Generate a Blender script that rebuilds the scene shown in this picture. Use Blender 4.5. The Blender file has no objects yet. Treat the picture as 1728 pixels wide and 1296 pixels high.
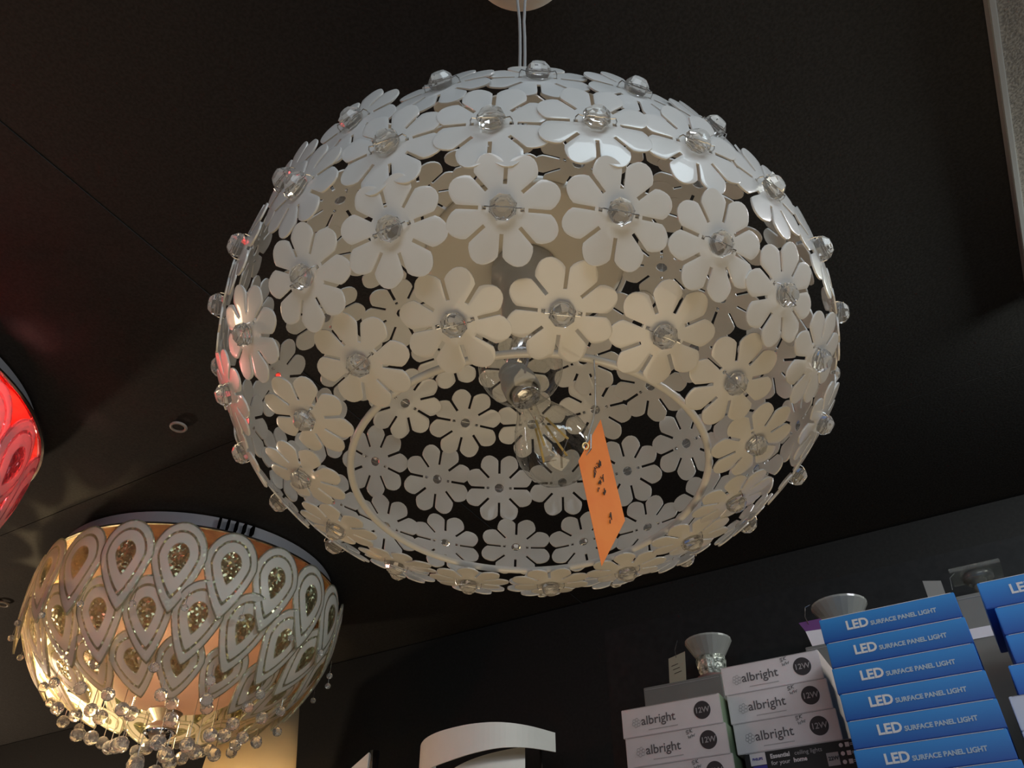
import bpy, bmesh, math, random
from mathutils import Vector, Matrix, Euler
from math import sin, cos, pi, radians, hypot, sqrt, atan2, asin
random.seed(7)
S = bpy.context.scene
C = bpy.context.scene.collection
Z0 = 1.5                      # camera height above the floor
AZ = radians(30.5)            # the camera looks 30.5 degrees to the left of the room's depth axis

# ---------------------------------------------------------------- camera
cam = bpy.data.objects.new('camera', bpy.data.cameras.new('camera'))
C.objects.link(cam); S.camera = cam
cam.location = (0, 0, Z0); cam.rotation_euler = (radians(90 + 39.76), 0, AZ)
cam.data.sensor_width = 36; cam.data.lens = 1378 / 1728 * 36; cam.data.clip_start = 0.02

# ---------------------------------------------------------------- light
w = bpy.data.worlds.new('world'); S.world = w; w.use_nodes = True
w.node_tree.nodes['Background'].inputs[0].default_value = (0.62, 0.62, 0.64, 1)
w.node_tree.nodes['Background'].inputs[1].default_value = 0.11
S.view_settings.view_transform = 'Standard'; S.view_settings.look = 'None'
S.view_settings.exposure = 0.4; S.view_settings.gamma = 1.0

def area(name, camloc, target, size, power, col):
    """area lamp given in the camera-aligned frame (x right, y ahead, z up from the camera)"""
    l = bpy.data.lights.new(name, 'AREA'); l.shape = 'RECTANGLE'; l.size, l.size_y = size
    l.energy = power; l.color = col
    o = bpy.data.objects.new(name, l); C.objects.link(o)
    p = cw(*camloc); t = cw(*target); o.location = p
    o.rotation_euler = (t - p).to_track_quat('-Z', 'Y').to_euler(); return o
def cw(x, y, z):
    return Vector((x * cos(AZ) - y * sin(AZ), x * sin(AZ) + y * cos(AZ), z + Z0))
area('ceiling_panel_lamp', (0.7, -0.7, 1.35), (0.02, .6, .5), (1.1, 0.5), 8, (0.78, 0.92, 1.0))
area('shop_window_light', (-0.3, -3.2, 1.1), (0, .6, .5), (2.4, 1.6), 32, (0.82, 0.90, 1.0))
area('warm_low_fill', (0.3, 0.2, -1.2), (0, .6, .5), (1.5, 1.2), 6.8, (1.0, 0.77, 0.46))  # added warm fill from below for the flower undersides, no visible source
area('band_fill_light', (1.55, 0.95, 1.38), (-.1, 2.8, .85), (0.25, 0.25), 9, (0.95, 1.0, 0.90))  # fill added out of view to brighten the white band lamp
area('ceiling_panel_lamp', (1.75, 0.35, 1.38), (0.35, 1.75, .75), (0.6, 0.3), 13, (0.92, 0.94, 1.0))  # second unseen panel, added to put more light on the shelf boxes
lw_ = bpy.data.lights.new('left_ceiling_fill', 'POINT'); lw_.energy = 11; lw_.color = (1, .66, .40); lw_.shadow_soft_size = .12
lo_ = bpy.data.objects.new('left_ceiling_fill', lw_); C.objects.link(lo_); lo_.location = (-2.75, -.25, Z0 + 1.0)  # unseen fill, added to warm the ceiling on the left
lw_ = lw_.copy(); lw_.energy = 75; lw_.color = (1, .74, .52)
lo_ = bpy.data.objects.new('left_wall_fill', lw_); C.objects.link(lo_); lo_.location = (-5.3, 1.6, Z0 + .45)  # unseen fill, added to lift the dark wall at the lower left

# ---------------------------------------------------------------- materials
def mat(name, col, rough=.5, metal=0., coat=0., trans=0., ior=1.5, emis=None, es=0., spec=None, sub=0.):
    m = bpy.data.materials.new(name); m.use_nodes = True
    b = m.node_tree.nodes['Principled BSDF']
    b.inputs['Base Color'].default_value = (*col, 1); b.inputs['Roughness'].default_value = rough
    b.inputs['Metallic'].default_value = metal; b.inputs['Coat Weight'].default_value = coat
    b.inputs['Transmission Weight'].default_value = trans; b.inputs['IOR'].default_value = ior
    if spec is not None: b.inputs['Specular IOR Level'].default_value = spec
    if emis: b.inputs['Emission Color'].default_value = (*emis, 1); b.inputs['Emission Strength'].default_value = es
    return m
def noisy(m, scale, c1, c2, bump=0., detail=4, lo=.35, hi=.65):
    nt = m.node_tree; b = nt.nodes['Principled BSDF']
    tc = nt.nodes.new('ShaderNodeTexCoord'); n = nt.nodes.new('ShaderNodeTexNoise')
    n.inputs['Scale'].default_value = scale; n.inputs['Detail'].default_value = detail
    nt.links.new(tc.outputs['Object'], n.inputs['Vector'])
    r = nt.nodes.new('ShaderNodeValToRGB'); r.color_ramp.elements[0].position = lo; r.color_ramp.elements[1].position = hi
    r.color_ramp.elements[0].color = (*c1, 1); r.color_ramp.elements[1].color = (*c2, 1)
    nt.links.new(n.outputs['Fac'], r.inputs[0]); nt.links.new(r.outputs[0], b.inputs['Base Color'])
    if bump:
        bp = nt.nodes.new('ShaderNodeBump'); bp.inputs['Strength'].default_value = bump; bp.inputs['Distance'].default_value = .004
        nt.links.new(n.outputs['Fac'], bp.inputs['Height']); nt.links.new(bp.outputs[0], b.inputs['Normal'])
    return m
M = {}
def thin_glass(name, col, ior=1.45, rough=.02):
    m = bpy.data.materials.new(name); m.use_nodes = True; nt = m.node_tree; N, L = nt.nodes, nt.links
    N.remove(N['Principled BSDF']); t = N.new('ShaderNodeBsdfTransparent'); t.inputs[0].default_value = (*col, 1)
    g_ = N.new('ShaderNodeBsdfGlossy'); g_.inputs['Roughness'].default_value = rough; lwt = N.new('ShaderNodeLayerWeight'); lwt.inputs[0].default_value = .5
    pw = N.new('ShaderNodeMath'); pw.operation = 'POWER'; pw.inputs[1].default_value = 3.5; L.new(lwt.outputs['Facing'], pw.inputs[0])
    f = N.new('ShaderNodeMath'); f.operation = 'MULTIPLY_ADD'; f.inputs[1].default_value = .8; f.inputs[2].default_value = .09; L.new(pw.outputs[0], f.inputs[0])
    mx = N.new('ShaderNodeMixShader'); L.new(f.outputs[0], mx.inputs[0]); L.new(t.outputs[0], mx.inputs[1]); L.new(g_.outputs[0], mx.inputs[2]); L.new(mx.outputs[0], N['Material Output'].inputs[0]); return m
M['enamel'] = noisy(mat('white_enamel', (.78, .77, .74), .28, coat=.5), 30, (.76, .75, .72), (.80, .79, .77))
M['cream'] = noisy(mat('cream_lacquer', (.74, .69, .60), .45), 12, (.72, .67, .58), (.76, .71, .62))
M['bead'] = mat('bead_crystal', (.93, .93, .92), .0, trans=.86, ior=1.42)
M['glass'] = thin_glass('bulb_glass', (.95, .95, .93))
M['steel'] = mat('steel_wire', (.62, .62, .62), .25, metal=1)
M['chrome'] = mat('chrome', (.72, .72, .74), .12, metal=1)
M['brass'] = mat('filament_post', (.75, .52, .22), .3, metal=.6)
M['filament'] = mat('filament_phosphor', (.85, .62, .22), .5)
M['grey_holder'] = noisy(mat('grey_holder', (.42, .42, .41), .35), 20, (.38, .38, .37), (.46, .46, .45))
M['cord'] = mat('clear_grey_cord', (.36, .36, .36), .4)
M['ceil'] = noisy(mat('ceiling_paint', (.02, .02, .02), .75, spec=.12), 160, (.029, .029, .029), (.041, .041, .041), .15)
M['gap'] = mat('gap_black', (.002, .002, .002), .9, spec=.0)
M['wall'] = noisy(mat('wall_paint', (.012, .012, .012), .6, spec=.3), 90, (.0055, .0055, .0055), (.0095, .0095, .0093), .1)
M['board'] = noisy(mat('board_black', (.01, .01, .01), .5, spec=.3), 70, (.006, .006, .0063), (.0105, .0105, .0105))
M['floor'] = noisy(mat('floor_tile', (.40, .35, .28), .5), 5, (.30, .23, .15), (.38, .29, .19))
M['soffit'] = noisy(mat('soffit_grey', (.17, .15, .13), .8), 220, (.11, .10, .09), (.22, .20, .17), .2)
M['orange'] = noisy(mat('orange_card', (.95, .23, .02), .7), 40, (.93, .21, .018), (.97, .26, .03))
M['ink'] = mat('pencil_ink', (.06, .04, .03), .8)

def MB(): return bmesh.new()
def obj(name, bm, m, parent=None, smooth=False, loc=None, recalc=True):
    if recalc: bmesh.ops.recalc_face_normals(bm, faces=bm.faces[:])
    me = bpy.data.meshes.new(name); bm.to_mesh(me); bm.free()
    for mm in (m if isinstance(m, (list, tuple)) else [m]): me.materials.append(mm)
    if smooth:
        for p in me.polygons: p.use_smooth = True
    o = bpy.data.objects.new(name, me); C.objects.link(o)
    if parent: o.parent = parent
    if loc is not None: o.location = loc
    return o
def thing(name, label, cat, loc=(0, 0, 0), rz=0, group=None):
    o = bpy.data.objects.new(name, None); C.objects.link(o); o.empty_display_size = .05
    o.location = loc; o.rotation_euler = (0, 0, rz); tag(o, label, cat, group); return o
def tag(o, label, cat, group=None):
    o['label'] = label; o['category'] = cat
    if group: o['group'] = group
    return o
def struct(name, bm, m):
    o = obj(name, bm, m); o['kind'] = 'structure'; return o
def box(bm, x0, x1, y0, y1, z0, z1, bev=0):
    g = bmesh.ops.create_cube(bm, size=1, matrix=Matrix.Translation(((x0 + x1) / 2, (y0 + y1) / 2, (z0 + z1) / 2)) @ Matrix.Diagonal((x1 - x0, y1 - y0, z1 - z0, 1)))
    if bev:
        es = list({e for v in g['verts'] for e in v.link_edges})
        bmesh.ops.bevel(bm, geom=es, offset=bev, segments=2, affect='EDGES')
def tube(bm, pts, r, n=8, close=False, caps=True):
    pts = [Vector(p) for p in pts]; N = len(pts); rings = []; prev = None
    for i, p in enumerate(pts):
        a = pts[(i - 1) % N] if (close or i > 0) else p; b = pts[(i + 1) % N] if (close or i < N - 1) else p
        t = (b - a).normalized()
        u = t.cross(Vector((0, 0, 1)))
        if u.length < .05: u = t.cross(Vector((0, 1, 0)))
        if prev is not None:
            u2 = prev - t * prev.dot(t)
            if u2.length > 1e-4: u = u2
        u.normalize(); v = t.cross(u); prev = u
        rr = r[i] if isinstance(r, (list, tuple)) else r
        rings.append([bm.verts.new(p + (u * cos(2 * pi * k / n) + v * sin(2 * pi * k / n)) * rr) for k in range(n)])
    for i in range(N if close else N - 1):
        A, B = rings[i], rings[(i + 1) % N]
        for k in range(n): bm.faces.new((A[k], A[(k + 1) % n], B[(k + 1) % n], B[k]))
    if not close and caps: bm.faces.new(rings[0][::-1]); bm.faces.new(rings[-1])
def lathe(bm, prof, n=48, axis=None, closed=False):
    """prof: (r,z) pairs around local z, axis = optional matrix"""
    rings = []
    for r, z in prof:
        if r < 1e-6: rings.append([bm.verts.new((0, 0, z))])
        else: rings.append([bm.verts.new((r * cos(2 * pi * k / n), r * sin(2 * pi * k / n), z)) for k in range(n)])
    L = len(rings)
    for i in range(L if closed else L - 1):
        A, B = rings[i], rings[(i + 1) % L]
        for k in range(n):
            k2 = (k + 1) % n
            if len(A) == 1 and len(B) == 1: continue
            if len(A) == 1: bm.faces.new((A[0], B[k], B[k2]))
            elif len(B) == 1: bm.faces.new((A[k], A[k2], B[0]))
            else: bm.faces.new((A[k], A[k2], B[k2], B[k]))
    if axis is not None:
        vs = [v for r in rings for v in r]; bmesh.ops.transform(bm, matrix=axis, verts=vs)
def bake(o):
    """apply an object's modifiers without operators"""
    dg = bpy.context.evaluated_depsgraph_get(); dg.update()
    me = bpy.data.meshes.new_from_object(o.evaluated_get(dg)); o.modifiers.clear(); o.data = me; return o
def text_mesh(txt, size, bold=0., ext=.0003, align='LEFT', sx=1.):
    cu = bpy.data.curves.new('lettering', 'FONT'); cu.body = txt; cu.size = size; cu.extrude = ext; cu.offset = bold
    cu.align_x = align; cu.resolution_u = 3
    o = bpy.data.objects.new('lettering', cu); C.objects.link(o)
    dg = bpy.context.evaluated_depsgraph_get(); dg.update()
    me = bpy.data.meshes.new_from_object(o.evaluated_get(dg))
    bpy.data.objects.remove(o); bpy.data.curves.remove(cu)
    return me
TM = {}
def lettering(name, parent, txt, size, x, z, yf, m, bold=0., align='LEFT', rot=0.):
    """letters lying on a front face (normal -Y) at local y = yf"""
    k = (txt, size, bold, align, m.name)
    if k not in TM: TM[k] = text_mesh(txt, size, bold, align=align); TM[k].materials.clear(); TM[k].materials.append(m)
    o = bpy.data.objects.new(name, TM[k]); C.objects.link(o); o.parent = parent
    o.rotation_euler = Euler((pi / 2, -rot, 0), 'XYZ'); o.location = (x, yf, z); return o

# ================================================================= THE ROOM
HC = 1.43 + Z0
bm = MB()
g = .0012
def panel(x0, x1, y0, y1, dz=0): box(bm, x0 + g, x1 - g, y0 + g, y1 - g, HC - dz, HC + .03)
for (y0, y1) in ((-3.2, 1.285), (1.285, 2.9)): panel(-7, -1.33, y0, y1, .002)
for (y0, y1) in ((-3.2, 2.1), (2.1, 2.9)): panel(-1.33, 2.6, y0, y1)
struct('ceiling', bm, M['ceil'])
bm = MB(); box(bm, -7, 2.6, -3.2, 2.9, HC + .031, HC + .06); struct('trim_1', bm, M['gap'])
bm = MB(); box(bm, -7, 2.6, 2.8, 2.9, 0, HC - .009); struct('wall_back', bm, M['wall'])
bm = MB(); box(bm, -7.1, -7.0, -3.2, 2.9, 0, HC + .06); struct('wall_left', bm, M['wall'])
bm = MB(); box(bm, 2.6, 2.7, -3.2, 2.9, 0, HC + .06); struct('wall_right', bm, M['wall'])
bm = MB(); box(bm, -7.1, 2.7, -3.2, 2.9, -.05, 0); struct('floor', bm, M['floor'])
# grey panel fixed under the ceiling at the right
pn = thing('ceiling_panel', 'mottled grey-brown panel with a paler edge fixed flat under the black ceiling, upper right corner', 'panel', (.37, 0, HC))
bm = MB(); box(bm, 0.013, 1.1, -1.5, 1.795, -.024, 0); obj('board', bm, M['soffit'], pn)
bm = MB(); box(bm, 0, .0125, -1.5, 1.80, -.030, 0, .002)
obj('edge_strip', bm, mat('edge_grey', (.30, .31, .31), .5), pn)['label'] = 'paler grey edge strip'
bm = MB(); box(bm, -.012, .02, 1.80, 1.815, -.03, 0); box(bm, -.02, -.008, 1.805, 1.813, -.02, 0); obj('bracket', bm, M['steel'], pn)
# small rings screwed in the ceiling
def ring(loc, r, label):
    bm = MB(); tube(bm, [(r * cos(t * pi / 12), r * sin(t * pi / 12), 0) for t in range(24)], .0045, 6, close=True)
    tag(obj('ceiling_ring', bm, mat('ring_grey', (.30, .27, .24), .5), smooth=True, loc=loc), label, 'ring')
ring((-1.797, 1.146, HC - .012), .021, 'small pale grey ring on the dark ceiling between the red lamp and the flower pendant')
ring((-3.33, 1.62, HC - .012), .022, 'small pale ring on the dark ceiling left of the peacock-petal lamp')

# ================================================================= THE FLOWER PENDANT
CX, CY = .0142, .5924
TLT = Matrix(((1, 0, -.0054), (0, 1, .0575), (.0054, -.0575, 1)))     # the shade hangs slightly askew
P0 = [(.148, .374), (.1847, .3814), (.25, .4191), (.2783, .4866), (.2661, .5703), (.21, .62), (.147, .652), (.09, .664)]
SL = [0]
for i in range(7): SL.append(SL[-1] + hypot(P0[i + 1][0] - P0[i][0], P0[i + 1][1] - P0[i][1]))
def prof(s):
    i = 0
    while i < 6 and s > SL[i + 1]: i += 1
    def m(j):
        a, b = max(j - 1, 0), min(j + 1, 7); d = SL[b] - SL[a]
        return ((P0[b][0] - P0[a][0]) / d, (P0[b][1] - P0[a][1]) / d)
    h = SL[i + 1] - SL[i]; t = (s - SL[i]) / h; m0, m1 = m(i), m(i + 1)
    f = (2 * t**3 - 3 * t * t + 1, (t**3 - 2 * t * t + t) * h, -2 * t**3 + 3 * t * t, (t**3 - t * t) * h)
    return tuple(f[0] * P0[i][k] + f[1] * m0[k] + f[2] * P0[i + 1][k] + f[3] * m1[k] for k in (0, 1))
def pnormal(s):
    a, b = prof(s - 1e-4), prof(s + 1e-4); d = (b[0] - a[0], b[1] - a[1]); L = hypot(*d)
    return (d[1] / L, -d[0] / L), (d[0] / L, d[1] / L)

pend = thing('pendant_lamp', 'large openwork pendant lamp of white eight-petal flowers with crystal centres', 'lamp', cw(CX, CY, 0), AZ)
R = .0398
def flower_mesh():
    bm = MB(); s = .034 * R
    radii = [.13, .24, .29, .36, .42, .50, .60, .70, .78, .85, .91, .955, .985, 1.0]
    J = 6
    def hw(r):                       # half width of a petal at radius r (in units of R)
        full = r * math.tan(pi / 8) - .034
        if r <= .70: return full
        f0 = .70 * math.tan(pi / 8) - .034
        t = (r - .70) / .30
        return (f0 + .018 * sin(min(1, t * 1.5) * pi)) * sqrt(max(0, 1 - t**2.3)) + 1e-3
    def sag(x, y): return -(x * x + y * y) / (2 * .30)
    V = {}
    def vert(key, x, y):
        if key not in V: V[key] = bm.verts.new((x, y, sag(x, y)))
        return V[key]
    for k in range(8):
        ac = (k + .5) * pi / 4; ct, st = cos(ac), sin(ac)
        for i, r in enumerate(radii):
            h = hw(r)
            for j in range(J + 1):
                q = -1 + 2 * j / J
                if r <= .36:
                    # arcs near the centre
                    am = pi / 8 - asin(.034 / r); th = ac + q * am; x, y = r * R * cos(th), r * R * sin(th)
                else:
                    lx = r * sqrt(max(0, 1 - 0)) if r > .7 else r
                    if r <= .70:
                        am = pi / 8 - asin(.034 / r); th = ac + q * am; x, y = r * R * cos(th), r * R * sin(th)
                    else:
                        base = .70; am0 = pi / 8 - asin(.034 / base)
                        t = (r - .70) / .30
                        lat = q * h; lon = .70 * cos(q * am0) + (r - .70 * 1.0) + (.70 - .70 * cos(q * am0)) * t * .0
                        lon = .70 * cos(q * am0) * (1 - t) + t * 1.0 if t < 1 else 1.0
                        x = R * (lon * ct - lat * st); y = R * (lon * st + lat * ct)
                vert((k, i, j), x, y)
        for i in range(len(radii) - 1):
            for j in range(J):
                bm.faces.new((V[k, i, j], V[k, i, j + 1], V[k, i + 1, j + 1], V[k, i + 1, j]))
    for k in range(8):               # bridge cells across each slot line, inside the slots
        k2 = (k + 1) % 8
        for i in range(4):
            if i == 2 and k in (3, 7): continue        # the little wire holes
            bm.faces.new((V[k, i, J], V[k2, i, 0], V[k2, i + 1, 0], V[k, i + 1, J]))
    bmesh.ops.remove_doubles(bm, verts=bm.verts[:], dist=1e-5)
    return bm
f0 = obj('flower', flower_mesh(), M['enamel'], pend)
if f0.data.polygons[0].normal.z < 0: f0.data.flip_normals()
so = f0.modifiers.new('s', 'SOLIDIFY'); so.thickness = .0013; so.offset = -1
bv = f0.modifiers.new('b', 'BEVEL'); bv.width = .00045; bv.segments = 2; bv.limit_method = 'ANGLE'; bv.angle_limit = radians(50)
bake(f0)
for p in f0.data.polygons: p.use_smooth = True
f0.data.set_sharp_from_angle(angle=radians(55)) if hasattr(f0.data, 'set_sharp_from_angle') else None
# bead: a faceted octagonal crystal
bm = MB()
lathe(bm, [(0, .0112), (.005, .0107), (.0088, .0070), (.0097, .0042), (.0082, .0005), (.0042, -.0010), (0, -.0010)], 8)
b0 = obj('crystal_bead', bm, M['bead'], f0)
bm = MB()
tube(bm, [(-.011, 0, -.003), (-.0136, 0, -.0022), (-.0135, 0, .0026), (-.0122, 0, .0048), (-.0095, 0, .0042), (0, 0, .0042), (.0095, 0, .0042), (.0122, 0, .0048), (.0135, 0, .0026), (.0136, 0, -.0022), (.011, 0, -.003)], .00045, 6)
w0 = obj('wire_loop', bm, M['steel'], f0)

ROWS = [('D', 1, 15, -.3202), ('C', 2, 20, -.0852), ('B', 3, 23, -.1122), ('A', 4, 21, .0061), ('Z', 5, 17, .15), ('Y', 6, 11, .35)]
FIX = {'D': {0: (0.0031, 0.0263), 1: (0.0048, 0.0038), 2: (0.0059, -0.0141), 3: (0.0072, -0.0292), 4: (0.0027, -0.0382), 5: (-0.0019, -0.0342), 6: (-0.0072, -0.08), 7: (-0.0109, -0.0634), 8: (-0.0118, -0.0272), 9: (-0.0097, 0.0281), 10: (0.0037, 0.0182), 11: (0.0075, 0.0161), 12: (0.008, 0.0182), 13: (0.008, 0.0071), 14: (0.0035, 0.0157)},
 'C': {13: (-0.0035, 0.04), 14: (0.0067, 0.0377), 15: (0.014, 0.001), 16: (0.014, -0.0083), 17: (0.0065, -0.0016), 18: (-0.0001, 0.0112), 19: (0.0002, 0.0073), 0: (-0.0009, 0.003), 1: (0.0008, -0.0008), 2: (0.0026, -0.01), 3: (0.0018, -0.039), 4: (-0.0022, -0.0502), 5: (0.0035, -0.0166), 6: (0.0072, -0.0254), 7: (0.0032, -0.018)},
 'B': {19: (0.0056, 0.0), 20: (0.014, -0.0505), 21: (0.0002, -0.0012), 22: (-0.007, 0.0151), 0: (-0.0072, 0.0101), 1: (-0.0049, -0.0053), 2: (0.0005, -0.0059), 3: (0.0034, -0.0145), 4: (0.0076, 0.0008), 13: (-0.0042, 0.0424), 12: (-0.0004, 0.0112), 11: (0.0018, -0.0067), 10: (0.0023, -0.0144)},
 'A': {0: (0.014, 0.0193), 1: (0.0132, 0.0232), 2: (0.0108, 0.0111), 20: (0.0116, 0.0264), 19: (-0.0034, 0.0417), 13: (-0.0117, -0.0453), 12: (-0.0071, -0.0503), 11: (-0.0066, -0.0441), 10: (-0.0013, -0.0409), 9: (-0.0037, -0.0508), 8: (-0.0012, -0.059)},
 'Z': {10: (-0.0075, 0.0073), 9: (-0.0056, 0.0023), 7: (0.0057, -0.0387), 6: (0.004, -0.0369)}}
def fix(n, k, N):
    F = FIX.get(n)
    if not F: return (0, 0)
    if k in F: return F[k]
    a = 1
    while (k - a) % N not in F: a += 1
    b = 1
    while (k + b) % N not in F: b += 1
    p, q = F[(k - a) % N], F[(k + b) % N]; t = a / (a + b)
    return tuple(p[i] * (1 - t) + q[i] * t for i in (0, 1))
def tilt(m):
    P = Matrix.Translation((0, 0, .5)) @ TLT.to_quaternion().to_matrix().to_4x4() @ Matrix.Translation((0, 0, -.5)); return P @ m
LATE = []
first = True
for (n, ri, N, ph) in ROWS:
    for k in range(N):
        ds, da = fix(n, k, N); s = SL[ri] + ds; a = ph + 2 * pi * k / N + da
        r, z = prof(s); nn, tt = pnormal(s)
        er = Vector((sin(a), -cos(a), 0)); ez = Vector((0, 0, 1))
        ex = Vector((cos(a), sin(a), 0))                       # along the row
        nz = er * nn[0] + ez * nn[1]; ey = nz.cross(ex)
        spin = random.gauss(0, .05); tx, ty = random.gauss(0, .02), random.gauss(0, .02)
        if n == 'A' and (k <= 3 or k >= 18): tx += .50          # the front of this row sags outward
        if n == 'A' and (4 <= k <= 5 or 16 <= k <= 17): tx += .25
        mt = Matrix((ex, ey, nz)).transposed().to_4x4()
        mt = mt @ Euler((tx, ty, spin)).to_matrix().to_4x4()
        mt.translation = er * r + ez * (z) + nz * random.uniform(-.0006, .0006)
        mt = tilt(mt)
        if n == 'Y' and 3 <= k <= 9:                           # beyond a hundred flowers: the least visible seven
            LATE.append(mt @ Matrix.Scale(1.15, 4)); continue
        if first: f, b, wl = f0, b0, w0; first = False
        else:
            f = f0.copy(); C.objects.link(f); f.parent = pend
            b = b0.copy(); C.objects.link(b); b.parent = f
            wl = w0.copy(); C.objects.link(wl); wl.parent = f
        f.matrix_local = mt @ Matrix.Scale({'B': 1.07, 'A': 1.09, 'Z': 1.12, 'Y': 1.15}.get(n, 1), 4)
        b.rotation_euler = (0, 0, random.uniform(0, pi / 4))
bm = MB()
for mt in LATE:
    a_ = bmesh.new(); a_.from_mesh(f0.data); bmesh.ops.transform(a_, matrix=mt, verts=a_.verts[:]); tmp = bpy.data.meshes.new('tmp'); a_.to_mesh(tmp); a_.free(); bm.from_mesh(tmp); bpy.data.meshes.remove(tmp)
lf = obj('top_flowers', bm, M['enamel'], pend, True); lf['kind'] = 'stuff'
# rim ring of the opening
bm = MB(); tube(bm, [tilt(Matrix.Translation((.1505 * cos(t * pi / 48), .1505 * sin(t * pi / 48), .382))).translation for t in range(96)], .0032, 10, close=True)
obj('rim_ring', bm, M['enamel'], pend, True)['label'] = 'white ring around the bottom opening'
bm = MB(); tube(bm, [tilt(Matrix.Translation((.112 * cos(t * pi / 32), .112 * sin(t * pi / 32), .667))).translation for t in range(64)], .003, 8, close=True)
obj('top_ring', bm, M['enamel'], pend, True)
# cream plate and lamp holder inside
bm = MB(); lathe(bm, [(0, .668), (.104, .668), (.107, .665), (.107, .659), (.100, .655), (0, .653)], 64)
obj('inner_plate', bm, M['cream'], pend, True)['label'] = 'round cream plate inside the shade'
bm = MB()
for k in range(3):
    a = k * 2 * pi / 3 + .5; tube(bm, [(0, 0, .69), (.06 * cos(a), .06 * sin(a), .685), (.112 * cos(a), .112 * sin(a), .668)], .002, 6)
tube(bm, [(0, 0, .66), (0, 0, .73)], .008, 12)
obj('bracket', bm, M['steel'], pend)
def frame(p, d):
    z = Vector(d).normalized(); q = z.to_track_quat('Z', 'Y').to_matrix().to_4x4(); q.translation = Vector(p); return q
# holder: collar near the plate, tube, hollow glass ball round the socket
hs = Vector((.012 - CX, .600 - CY, .487)); bd = (Vector((.0515, .585, .384)) - Vector((.013, .600, .489))).normalized()
holder = obj('lamp_holder', (lambda b_: (lathe(b_, [(0, .655), (.034, .655), (.036, .648), (.036, .632), (.030, .628), (.026, .61), (.024, .572), (.0, .572)], 32), b_)[1])(MB()), M['grey_holder'], pend, True)
bm = MB(); lathe(bm, [(.013, -.030), (.0175, -.012), (.0178, .000), (.0170, .004), (.0145, .004), (.0145, -.028)], 32, frame(hs - bd * .006, bd), closed=True)
obj('socket', bm, M['grey_holder'], holder, True)
bm = MB(); tube(bm, [(0, 0, .58), (-.004, 0, .545), tuple(hs - bd * .03)], .011, 16)
obj('neck', bm, M['chrome'], holder, True)
bm = MB(); c = Vector((-.006, -.002, .512))
lathe(bm, [(.016, -.036)] + [(.0405 * sin(t), -.0385 * cos(t)) for t in [.5 + i * (pi - .9) / 18 for i in range(19)]] + [(.014, .036)], 40, Matrix.Translation(c))
obj('glass_ball', bm, M['glass'], holder, True)['label'] = 'clear glass ball around the lamp socket'
# the clear filament bulb: its own thing, screwed in the holder
outer = [(.0125, .004), (.0135, .014), (.018, .028), (.027, .046), (.0335, .064), (.0345, .074), (.0325, .086), (.027, .097), (.018, .105), (.009, .1085), (0, .1095)]
inner = [(max(0, r - .0007), z - .0006) for r, z in outer][::-1]
bm = MB(); lathe(bm, outer, 40)
bulb = obj('light_bulb', bm, M['glass'], pend, True); bulb.matrix_local = frame(hs, bd); bulb['label'] = 'clear glass filament bulb'
bm = MB(); lathe(bm, [(0, -.022), (.006, -.021), (.0125, -.016)] + [(.0130 + (.0006 if i % 2 else -.0004), -.015 + i * .0022) for i in range(9)] + [(.0138, .005), (.0132, .007), (0, .007)], 24)
obj('screw_cap', bm, M['chrome'], bulb, True)
bm = MB(); lathe(bm, [(0, .006), (.009, .007), (.005, .016), (.0035, .034), (.0045, .038), (0, .039)], 16); obj('stem', bm, M['glass'], bulb, True)
bm = MB()
for k in range(4):
    a = k * pi / 2 + .4; tube(bm, [(.003 * cos(a), .003 * sin(a), .034), (.007 * cos(a), .007 * sin(a), .042)], .0004, 5)
    tube(bm, [(.0155 * cos(a), .0155 * sin(a), .078), (.004 * cos(a), .004 * sin(a), .086)], .0004, 5)
obj('support_wires', bm, M['steel'], bulb)
for k in range(4):
    a = k * pi / 2 + .4; bm = MB()
    tube(bm, [(.007 * cos(a), .007 * sin(a), .042), (.0155 * cos(a), .0155 * sin(a), .078)], .0011, 8); obj('filament', bm, M['filament'], bulb, True)
# cord and ceiling rose
bm = MB()
def wav(sgn): return [(sgn * .0035 + .0010 * sin(t * .9), 0, .73 + t * .0475) for t in range(11)] + [(sgn * .006, 0, 1.27), (sgn * .014, .0, 1.33), (sgn * .017, .0, 1.402)]
tube(bm, wav(-1), .0022, 8); tube(bm, [(p[0], p[1] + .004, p[2]) for p in wav(1)], .0022, 8)
obj('cord', bm, M['cord'], pend, True)['label'] = 'twin grey suspension cords'
bm = MB(); lathe(bm, [(0, 1.400), (.070, 1.400), (.083, 1.403), (.086, 1.408), (.086, 1.429), (0, 1.429)], 64)
obj('ceiling_rose', bm, M['cream'], pend, True)
# price tag on a wire, hanging from the rim
tg = thing('price_tag', 'orange card price tag hanging on a thin wire from the pendant rim', 'tag', cw(.058, .44, .39), AZ)
bm = MB(); q = [(.060, .335), (.042, .293), (.053, .226), (.0715, .264)]
ys = [0, -.012, 0, .012]
A = [bm.verts.new((x - .058, y, z - .39)) for (x, z), y in zip(q, ys)]; B = [bm.verts.new((v.co.x, v.co.y + .0006, v.co.z)) for v in A]
bm.faces.new(A); bm.faces.new(B[::-1])
for i in range(4): bm.faces.new((A[i], A[(i + 1) % 4], B[(i + 1) % 4], B[i]))
card = obj('card', bm, M['orange'], tg)
bm = MB(); tube(bm, [(.001, 0, 0), (.0005, .0, -.02), (-.001, -.002, -.045), (-.004, -.005, -.06), (-.009, -.0075, -.078), (-.0115, -.0085, -.084), (-.0105, -.0075, -.090), (-.007, -.0065, -.084), (-.006, -.006, -.072)], .0006, 6)
obj('wire', bm, M['steel'], tg)
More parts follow.
